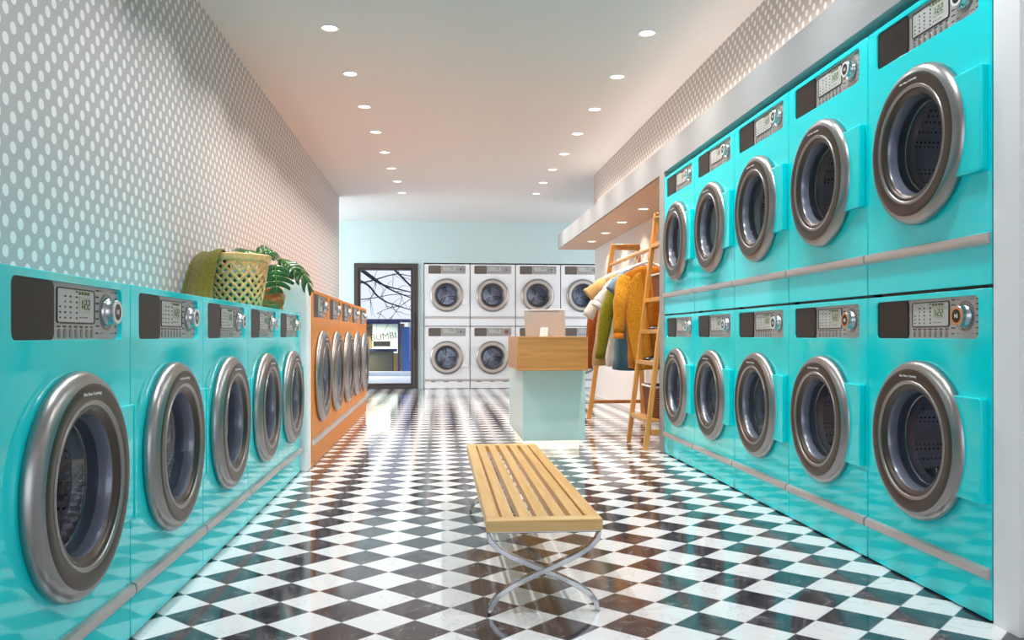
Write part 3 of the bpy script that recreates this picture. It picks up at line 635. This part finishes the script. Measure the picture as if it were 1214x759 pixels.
# ------------------------------------------------------------------ hangers and garments
RAILX = 1.735
def hanger(y, label, zs=1.447, col='hang'):
    t = thing('clothes_hanger', label, 'hanger', (RAILX, y, 0), 0, 'clothes hangers on the rail')
    pts = [(0.0,0,zs+0.02),(0.0,0,zs+0.10),(0.010,0,zs+0.135)]
    cz = 1.559; pts = [(0,0,zs+0.01),(0,0,zs+0.045),(0.0185,0,cz-0.02)]+[(0.0215*math.cos(a), 0, cz+0.0215*math.sin(a)) for a in (0, 0.6, 1.2, 1.8, 2.4, 3.0)]
    MB().tube(pts, 0.0045, 8).build('hook', M[col], t)
    MB().tube([(-0.165,0,zs-0.055),(-0.14,0,zs-0.04),(-0.09,0,zs-0.015),(0,0,zs+0.015),(0.09,0,zs-0.015),(0.14,0,zs-0.04),(0.165,0,zs-0.055)], [0.009,0.011,0.012,0.012,0.012,0.011,0.009], 10, flat=1.0).build('arm', M[col], t, smooth=60)
def garment(name, label, cat, y, body, zs, hem, hw, hd=0.055, sleeve=None, sleeve_mat=None, cuff=None, rot=0.0, shw=0.20, neck=0.065, seed=1, dx=0.0, collar=None, split=None, grp='clothes on the rail'):
    t = thing(name, label, cat, (RAILX+dx, y, 0), rot, grp)
    rr = random.Random(seed); ph = [rr.random()*6.28 for _ in range(5)]; n = 48
    rows = [(neck, 0.035, zs+0.002), (neck+0.03, 0.042, zs-0.004), (shw*0.62, 0.045, zs-0.022), (shw*0.88, 0.045, zs-0.045), (shw, 0.042, zs-0.075), (shw*0.985, 0.050, zs-0.13), (shw*0.95, hd, zs-0.22)]
    zb_ = zs-0.22; k = 7
    for i in range(1, k+1): f = i/k; rows.append((shw*0.95+(hw-shw*0.95)*f, hd*(1+0.15*f), zb_+(hem-zb_)*f))
    vs_ = []
    for i, (a, d_, z) in enumerate(rows):
        f = max(0, (zs-0.13-z)/(zs-0.13-hem))
        for j in range(n):
            q = 2*PI*j/n; rip = f*0.012*(math.sin(5*q+ph[0])+0.7*math.sin(9*q+ph[1]+z*3)); 
            c, s_ = math.cos(q), math.sin(q); e = 0.75
            X = a*math.copysign(abs(c)**e, c); Yy = (d_+rip)*math.copysign(abs(s_)**e, s_)
            vs_.append((X+f*0.006*math.sin(4*z*6+ph[2]), Yy+f*0.006*math.sin(3*q+ph[3]), z+ (f**3)*0.006*math.sin(3*q+ph[4])))
    fs = [(i*n+j, i*n+(j+1)%n, (i+1)*n+(j+1)%n, (i+1)*n+j) for i in range(len(rows)-1) for j in range(n)]
    MB().add(vs_, fs).build('bodice', body, t, smooth=70, solid=0.005)
    # hem band
    o = (len(rows)-1)*n; pts = [Vector(vs_[o+j]) for j in range(n)]
    MB().tube(pts+[pts[0]], 0.0045, 6, caps=False).build('hem', collar or body, t)
    npts = [Vector(vs_[j]) for j in range(n)]
    MB().tube(npts+[npts[0]], 0.006, 8, caps=False).build('neckline', collar or body, t)
    if sleeve:
        for sg in (-1, 1):
            pth, rad = sleeve(sg)
            P2 = [Vector(p) for p in pth]
            # resample
            Q = []; R2 = []; m = 5
            for i in range(len(P2)-1):
                for j in range(m): f = j/m; Q.append(P2[i].lerp(P2[i+1], f)); R2.append(rad[i]+(rad[i+1]-rad[i])*f)
            Q.append(P2[-1]); R2.append(rad[-1])
            for _ in range(3): Q = [Q[0]]+[(Q[i-1]+Q[i]*2+Q[i+1])/4 for i in range(1, len(Q)-1)]+[Q[-1]]
            wob = lambda f, a: 1+0.07*math.sin(3*a+f*9+seed)+0.05*math.sin(f*26+seed)
            MB().tube(Q, R2, 20, caps=False, flat=0.62, ref=(0,1,0), wob=wob).build('sleeve', sleeve_mat or body, t, smooth=70, solid=0.004)
            if cuff:
                d_ = (Q[-1]-Q[-2]).normalized(); MB().tube([Q[-1]-d_*0.005, Q[-1]+d_*0.035, Q[-1]+d_*0.04], [R2[-1]*1.02, R2[-1]*0.95, R2[-1]*0.9], 20, caps=False, flat=0.62, ref=(0,1,0)).build('cuff', cuff, t, smooth=70, solid=0.006)
    return t
def long_sl(zs, out, zend, yoff=-0.05, r=0.055):
    return lambda sg: ([(sg*0.165, 0, zs-0.085), (sg*(0.205), yoff*0.3, zs-0.17), (sg*(0.205+out*0.55), yoff, (zs+zend)/2), (sg*(0.205+out), yoff, zend)], [0.062, r*1.08, r, r*0.72])
def short_sl(zs, out, drop, r=0.07, yoff=-0.06):
    yoff = min(yoff, -0.07)
    return lambda sg: ([(sg*0.155, 0, zs-0.075), (sg*(0.155+out*0.5), yoff, zs-0.075-drop*0.4), (sg*(0.155+out), yoff, zs-0.075-drop)], [0.050, r*0.86, r*1.05])
ys = [6.93, 7.12, 7.28, 7.44, 7.62, 7.82, 8.02]
hl = ['mustard cardigan', 'blue-grey dress', 'olive sweater', 'cream shirt', 'tan linen top', 'white cotton top', 'rust sweater']
for y, h in zip(ys, hl): hanger(y, 'white hanger holding the %s on the wooden rail' % h)
g = garment('cardigan', 'mustard yellow wool cardigan with an orange lining, first on the rail beside the ladder', 'cardigan', ys[0], M['burnt'], 1.415, 0.575, 0.15, 0.055, long_sl(1.415, 0.035, 0.86, -0.06, 0.058), M['mustard'], M['cuffo'], rot=-0.12, seed=3, collar=M['cuffo'])
# open mustard fronts over the lining
for sg in (-1, 1):
    vs_ = []; rows = 12; cols = 8
    for i in range(rows+1):
        f = i/rows; z = 1.405-f*(1.405-0.56); xin = -0.060+0.115*f; xo = sg*(0.10+0.115*min(1, f*7)-0.02*f)
        if sg > 0: xin = 0.135+0.04*f
        else: xo += 0.10*f*f
        for j in range(cols+1):
            u = j/cols; x = xin+(xo-xin)*u; dy = -(0.062+0.012*f)*math.sqrt(max(0.05, 1-(abs(x)/0.235)**2))-0.012+0.008*math.sin(u*7+f*4)*f
            zz = z - (0.10*abs(x)/0.2 if i == 0 else 0.10*abs(x)/0.2*(1-f)**2)
            vs_.append((x, dy, zz))
    fs = [(i*(cols+1)+j, i*(cols+1)+j+1, (i+1)*(cols+1)+j+1, (i+1)*(cols+1)+j) for i in range(rows) for j in range(cols)]
    MB().add(vs_, fs).build('front_flap', M['mustard'], g, smooth=80, solid=0.008, sub=1)
garment('dress', 'blue-grey short-sleeved denim dress with darker blue skirt, behind the mustard cardigan', 'dress', ys[1], M['dteal'], 1.425, 0.555, 0.25, 0.06, short_sl(1.425, 0.125, 0.135, 0.062, -0.03), M['denim'], None, rot=0.05, seed=5)
garment('sweater', 'olive green long-sleeved knit sweater hanging behind the blue-grey dress', 'sweater', ys[2], M['olive'], 1.405, 0.63, 0.18, 0.05, long_sl(1.405, 0.135, 0.64, -0.05, 0.056), None, None, rot=-0.03, seed=6)
garment('shirt', 'long cream cotton shirt with short turned sleeves, between olive sweater and tan top', 'shirt', ys[3], M['creamf'], 1.40, 0.575, 0.25, 0.045, short_sl(1.40, 0.16, 0.20, 0.062, -0.05), None, M['creamf'], seed=8)
garment('linen_top', 'long tan linen top with straw-coloured wide sleeves on the rail', 'top', ys[4], M['tan'], 1.405, 0.575, 0.27, 0.05, short_sl(1.405, 0.165, 0.125, 0.060, -0.02), M['straw'], None, rot=0.03, seed=9, dx=-0.07)
garment('cotton_top', 'white cotton top with drooping short sleeve, left of the tan linen top', 'top', ys[5], M['creamf'], 1.39, 0.80, 0.17, 0.045, short_sl(1.39, 0.20, 0.30, 0.052, -0.02), None, None, seed=10)
garment('sweater', 'rust brown long-sleeved sweater, last on the rail behind the white top', 'sweater', ys[6], M['rust'], 1.38, 0.62, 0.17, 0.05, long_sl(1.38, 0.10, 0.53, -0.02, 0.055), None, None, seed=11)

# ------------------------------------------------------------------ basket, towel, plant on the left machines
TOP = 0.9855
BC = (-1.07, 4.60)
t = thing('woven_basket', 'pale open-weave cane laundry basket standing on top of the left turquoise machines', 'basket', (BC[0], BC[1], TOP))
H_ = 0.285; rb, rt = 0.118, 0.168
def rad(z): return rb+(rt-rb)*(z/H_)**0.8
nS = 20
for sgn in (-1, 1):
    b = MB()
    for k in range(nS):
        vs_ = []; m = 22; wd = 0.0135
        for i in range(m+1):
            z = 0.012+(H_-0.042)*i/m; a = 2*PI*k/nS+sgn*(z/0.155)*1.02
            off = 0.0022*math.sin((a*nS/2)*1.0+ (0 if sgn > 0 else PI))
            for e in (-1, 1):
                zz = z+e*wd*0.5*0.9; aa = a-sgn*e*wd*0.5/0.15*1.0*0.9
                r = rad(max(zz,0))+off
                vs_.append((r*math.cos(aa), r*math.sin(aa), zz))
        b.add(vs_, [(2*i, 2*i+1, 2*i+3, 2*i+2) for i in range(m)])
    b.build('lattice', M['cane'], t, solid=0.003, smooth=80)
MB().lathe([(rad(H_-0.034)+0.003,H_-0.036),(rt+0.006,H_-0.03),(rt+0.010,H_-0.004),(rt+0.004,H_),(rt-0.004,H_-0.002),(rt-0.005,H_-0.034),(rad(H_-0.034)+0.003,H_-0.036)], (0,0,0), 'z', 60).build('rim', M['cane'], t)
MB().lathe([(0.0,0.0),(rb+0.004,0.0),(rb+0.006,0.018),(rb-0.002,0.018),(rb-0.004,0.008),(0.0,0.008)], (0,0,0), 'z', 48).build('base', M['cane'], t)
# clothes inside, seen through the weave
t2 = thing('folded_cloth', 'dark cloth heaped inside the cane basket', 'cloth', (BC[0], BC[1], TOP+0.0085))
vs_ = []; n = 28; rows = 9
for i in range(rows):
    f = i/(rows-1)
    for j in range(n):
        a = 2*PI*j/n
        if i < 6: z = 0.002+f*0.28; r = rad(z+0.01)-0.016-0.004*math.sin(5*a)
        else: r = (rad(0.18)-0.018)*(1-(i-5)/3.3); z = 0.176+0.012*(i-5)+0.008*math.sin(4*a+i)
        vs_.append((r*math.cos(a), r*math.sin(a), z))
fs = [(i*n+j, i*n+(j+1)%n, (i+1)*n+(j+1)%n, (i+1)*n+j) for i in range(rows-1) for j in range(n)]+[tuple(range(n)), tuple((rows-1)*n+j for j in range(n))]
MB().add(vs_, fs).build('heap', M['dteal'], t2, smooth=70)

# towel draped over the rim and down onto the machine tops
vs_ = []; rows = 26; cols = 26
path = [(4.62,1.17),(4.56,1.225),(4.51,1.272),(4.462,1.286),(4.425,1.275),(4.38,1.24),(4.345,1.19),(4.31,1.13),(4.27,1.07),(4.22,1.02),(4.16,0.998),(4.10,0.994)]
def at(u):
    s_ = u*(len(path)-1); i = min(int(s_), len(path)-2); f = s_-i
    return [path[i][q]+(path[i+1][q]-path[i][q])*f for q in (0, 1)]
for i in range(rows+1):
    u = i/rows; y, z = at(u)
    for j in range(cols+1):
        v = j/cols; pinch = 0.022*math.sin(PI*min(1, max(0, (u-0.3)/0.5)))
        xl = -1.272; xr = -1.095-pinch+0.03*max(0, u-0.75)*4
        x = xl+(xr-xl)*v; g = min(1, max(0, u-0.25)*2.2)
        fold = math.sin(v*17+u*1.5)*0.014*g
        rim = 4.60-math.sqrt(max(0.0, 0.175**2-(x+1.07)**2)) - 4.430     # follow the round rim
        zz = z+0.006*math.sin(v*9)*(1-g)-0.02*(1-v)*(0.2+g)
        vs_.append((max(-1.285, x+0.006*math.sin(u*9+v*3)), y+rim*(1-g*0.7)-abs(fold)-0.05*math.sin(v*PI)*g*u, max(0.993, zz)))
fs = [(i*(cols+1)+j, i*(cols+1)+j+1, (i+1)*(cols+1)+j+1, (i+1)*(cols+1)+j) for i in range(rows) for j in range(cols)]
tag(MB().add(vs_, fs).build('towel', M['towel'], smooth=80, solid=0.008, sub=1), 'olive green towel draped over the cane basket rim onto the machine top', 'towel')

# copper planter (faceted) with monstera leaves
px, py = -0.985, 5.10
t = thing('monstera_plant', 'monstera with big split green leaves in a faceted copper pot behind the cane basket', 'plant', (px, py, TOP))
b = MB(); n = 5
rws = [(0.042,0.0,0.0),(0.080,0.045,0.5),(0.078,0.095,0.0),(0.050,0.135,0.5)]
vs_ = [(r*math.cos(2*PI*(j+o)/n+0.3), r*math.sin(2*PI*(j+o)/n+0.3), z) for r, z, o in rws for j in range(n)]
for i in range(3):
    for j in range(n):
        b.cur = (j+i) % 2
        o0_, o1_ = rws[i][2], rws[i+1][2]
        a, c, d_, e = i*n+j, i*n+(j+1)%n, (i+1)*n+(j+1)%n, (i+1)*n+j
        if o0_ < o1_: tri = [(a, c, e), (c, d_, e)]
        else: tri = [(a, c, d_), (a, d_, e)]
        for q in tri: b.add([vs_[k] for k in q], [(0,1,2)])
b.cur = 0; b.add([vs_[k] for k in range(n)], [tuple(range(n))])
b.build('pot', [M['copper'], M['copper2']], t, smooth=5, solid=0.003)
MB().lathe([(0.0,0.122),(0.046,0.118)], (0,0,0), 'z', 20).build('soil', M['soil'], t)
def leaf(base, tip, up, width, droop, seed=0, fold=0.25, stem_from=(0,0,0.115)):
    """split leaf from base to tip; pinnate lobes separated by slits"""
    base = Vector(base); tip = Vector(tip); up = Vector(up).normalized(); ax = tip-base; Lh = ax.length; ax.normalize()
    side = ax.cross(up).normalized(); nrm = side.cross(ax).normalized()
    lobes = 5; b = MB(); rr = random.Random(seed)
    def pt(s_, w_):
        z = droop*math.sin(PI*s_)*Lh - abs(w_)*fold
        return base+ax*(s_*Lh)+side*w_+nrm*z
    def hw(s_): return 1.2*width*max(0.02, math.sin(PI*min(1, (s_*0.86+0.12)))**0.75)*(1-0.25*s_)
    for sg in (-1, 1):
        for k in range(lobes):
            s0 = k/lobes; s1 = (k+1)/lobes; gap = 0.09/lobes if k else 0
            q = 5; vs_ = []
            for i in range(q+1):
                f = i/q; ff = max(0.0, f-0.45)*2.2; sa = s0+gap*ff; sb = s1-(gap*ff if k < lobes-1 else 0)
                sweep = 0.16*f*f
                W0 = hw((s0+s1)/2)
                for h_ in range(4):
                    g_ = h_/3; s_ = sa+(sb-sa)*g_
                    taper = 1-0.10*(abs(g_-0.5)*2)**2*f
                    vs_.append(pt(min(1.05, s_+sweep), sg*W0*f*taper))
            fs = [(i*4+h_, i*4+h_+1, (i+1)*4+h_+1, (i+1)*4+h_) for i in range(q) for h_ in range(3)]
            b.add(vs_, fs)
    lf = b.build('leaf', M['leaf'], t, smooth=80, solid=0.0015)
    mids = [pt(i/10, 0)+nrm*0.0015 for i in range(11)]
    MB().tube(mids, [0.0028-0.0018*i/10 for i in range(11)], 6).build('midrib', M['stem'], lf)
    s0 = Vector(stem_from); mid = (s0+base)/2+Vector((0,0,0.03))
    MB().tube([s0, s0.lerp(mid, 0.5)+Vector((0,0,0.01)), mid, mid.lerp(base, 0.6)+Vector((0,0,0.01)), base], 0.0028, 7).build('stem', M['stem'], t)
leaf((-0.062,-0.10,0.335), (-0.135,-0.27,0.318), (0.25,-0.55,0.8), 0.062, 0.10, 1)
leaf((-0.062,-0.09,0.335), (0.03,0.04,0.345), (0.25,-0.75,0.6), 0.066, 0.16, 2)
leaf((0.030,-0.06,0.275), (0.045,-0.09,0.115), (0.35,-1.0,0.15), 0.105, 0.05, 3)
leaf((0.040,0.04,0.318), (0.225,0.06,0.125), (0.55,-0.5,0.7), 0.080, 0.16, 4)
leaf((0.050,0.03,0.305), (0.150,-0.02,0.225), (0.3,-0.8,0.6), 0.065, 0.1, 5)

# ------------------------------------------------------------------ outside, seen through the glass door
tag(MB().box(-14, 14, YB+0.5, 45, -0.12, -0.02).box(-2.5, -0.27, YB+0.145, YB+0.5, -0.12, -0.02).build('ground', M['snow']), kind='structure')
t = thing('kiosk', 'small street kiosk with navy window frame and warm lit interior, beyond the glass door', 'kiosk', (-2.2, 18.6, -0.02))
kx0, kx1 = -1.0, 1.36; 
MB().box(kx0, kx1, 0.0, 2.4, 0.0, 0.02).build('kiosk_floor', M['kgrey'], t)
MB().box(kx0, kx1, 2.3, 2.4, 0.02, 1.16).build('back_wall', M['warm'], t)
MB().box(kx0, kx0+0.06, 0.07, 2.3, 0.02, 1.16).build('side_wall', M['blue'], t)
MB().box(kx1-0.72, kx1-0.08, 1.6, 1.66, 0.45, 1.16).build('inner_wall', M['mint'], t)
b = MB(); b.holed([[(kx0,-0.0),(kx1,-0.0),(kx1,1.19),(kx0,1.19)], [(kx0+0.05,0.06),(kx0+0.05,1.12),(kx1-0.05,1.12),(kx1-0.05,0.06)]], 0.0, 0.06); b.build('window_frame', M['navy'], t)
MB().box(kx0+0.05, kx1-0.05, 0.025, 0.03, 0.06, 1.12).build('glass_pane', M['winglass'], t)
MB().box(kx0-0.05, kx1+0.22, -0.12, 2.45, 1.19, 1.225).build('roof', M['navy'], t)
MB().box(kx0+0.06, kx1-0.6, 1.9, 2.2, 0.93, 1.08).build('top_shelf', M['print'], t)
cb = MB().box(kx0+0.3, kx1-0.2, 0.75, 1.15, 0.02, 0.50).build('counter', M['kgrey'], t)
MB().box(kx0+0.6, kx1-0.12, 0.70, 1.18, 0.50, 0.56).build('counter_top', M['navy'], t)
text_mesh('window_lettering', 'BUMBI', 0.20, M['print'], t, (kx1-0.36, 0.02, 0.84), rot=(PI/2, -0.1, 0), depth=0.006)
MB().box(kx1-0.62, kx1-0.25, 0.5, 0.7, 0.62, 0.74).build('sign_panel', M['print'], t)
for i in range(3): MB().box(kx0+0.75+i*0.22, kx0+0.83+i*0.22, 0.85, 0.93, 0.56, 0.68).build('jar', M['print'], t)
area('kiosk_lamp', (-1.9, 19.3, 1.14), (0,0,0), 1.6, 0.9, SHOP_W, (1.0, 0.84, 0.58))
t = thing('blue_shed', 'bright blue boarded wall beside the kiosk, outside the glass door', 'shed', (-0.72, 19.0, -0.02))
MB().box(-0.10, 0.06, 0.0, 2.6, 0.28, 1.06).build('upper_boards', M['blue'], t)
MB().hexa([(-0.10,0.0,0),(0.30,0.0,0),(0.30,2.6,0),(-0.10,2.6,0)], [(-0.10,0.0,0.279),(0.10,0.0,0.279),(0.10,2.6,0.279),(-0.10,2.6,0.279)]).build('lower_ramp', M['blue'], t)
t = thing('pale_building', 'pale blue-white building edge right of the blue boards, far outside the door', 'building', (0.2, 22.5, -0.02))
MB().box(-1.0, 3.0, 0.0, 3.0, 0.0, 1.25).build('walls', M['paleb'], t)
MB().box(-0.75, -0.45, -0.02, 0.02, 0.35, 0.85).build('window', M['navy'], t)
# curb
tag(MB().box(-5, 2, 18.15, 18.45, -0.02, 0.07).build('curb', M['snow'], bevel=0.01), 'low white curb in front of the kiosk', 'curb')
# bare tree
t = thing('bare_tree', 'leafless tree whose dark branches cross the sky above the kiosk', 'tree', (-2.6, 16.0, -0.02))
rr = random.Random(5)
def br(pts, r0, r1, nm_='branch', twigs=5):
    P3 = [Vector((p[0]+2.6, (p[2] if len(p) > 2 else 0), p[1]+0.02)) for p in pts]
    Q = []
    for i in range(len(P3)-1):
        for j in range(5): Q.append(P3[i].lerp(P3[i+1], j/5))
    Q.append(P3[-1])
    for _ in range(4): Q = [Q[0]]+[(Q[i-1]+Q[i]*2+Q[i+1])/4 for i in range(1, len(Q)-1)]+[Q[-1]]
    b = MB(); b.tube(Q, [r0+(r1-r0)*i/(len(Q)-1) for i in range(len(Q))], 7)
    for k in range(twigs):
        i = rr.randrange(3, len(Q)); p = Q[i]; d_ = Vector((rr.uniform(-0.2,1), rr.uniform(-0.5,0.5), rr.uniform(-0.9,0.6))).normalized(); q = [p]
        for s_ in range(4): d_ = (d_+Vector((rr.uniform(-0.5,0.5), rr.uniform(-0.4,0.4), rr.uniform(-0.5,0.4)))).normalized(); q.append(q[-1]+d_*rr.uniform(0.05,0.12))
        b.tube(q, [0.006,0.005,0.004,0.003,0.002], 5)
    b.build(nm_, M['bark'], t)
br([(-2.6,-0.02),(-2.62,0.9),(-2.5,1.7),(-2.45,2.6)], 0.13, 0.08, 'trunk', 0)
br([(-2.45,2.5),(-1.9,2.35),(-1.42,2.05),(-1.18,1.86),(-0.95,1.76),(-0.5,1.66)], 0.033, 0.011)
br([(-2.45,2.55),(-1.8,2.3),(-1.36,2.04),(-1.1,1.84),(-0.9,1.70),(-0.5,1.55)], 0.030, 0.011)
br([(-2.5,1.95),(-1.7,1.98),(-1.30,1.80),(-1.17,1.60),(-0.98,1.47),(-0.75,1.40),(-0.5,1.32)], 0.027, 0.008, twigs=7)
br([(-0.75,1.40),(-0.95,1.36),(-1.15,1.26)], 0.008, 0.004)
br([(-0.5,1.55),(-0.75,1.38),(-0.88,1.18)], 0.008, 0.004)
br([(-2.48,2.2),(-1.6,1.78),(-1.1,1.92),(-0.8,2.02),(-0.5,1.96)], 0.018, 0.007, twigs=6)
br([(-2.45,2.6),(-1.4,2.55),(-0.95,2.20),(-0.72,1.98),(-0.5,1.75)], 0.030, 0.017)
br([(-2.5,1.7),(-1.6,1.50),(-1.2,1.55),(-0.85,1.63),(-0.5,1.60)], 0.012, 0.005, twigs=6)
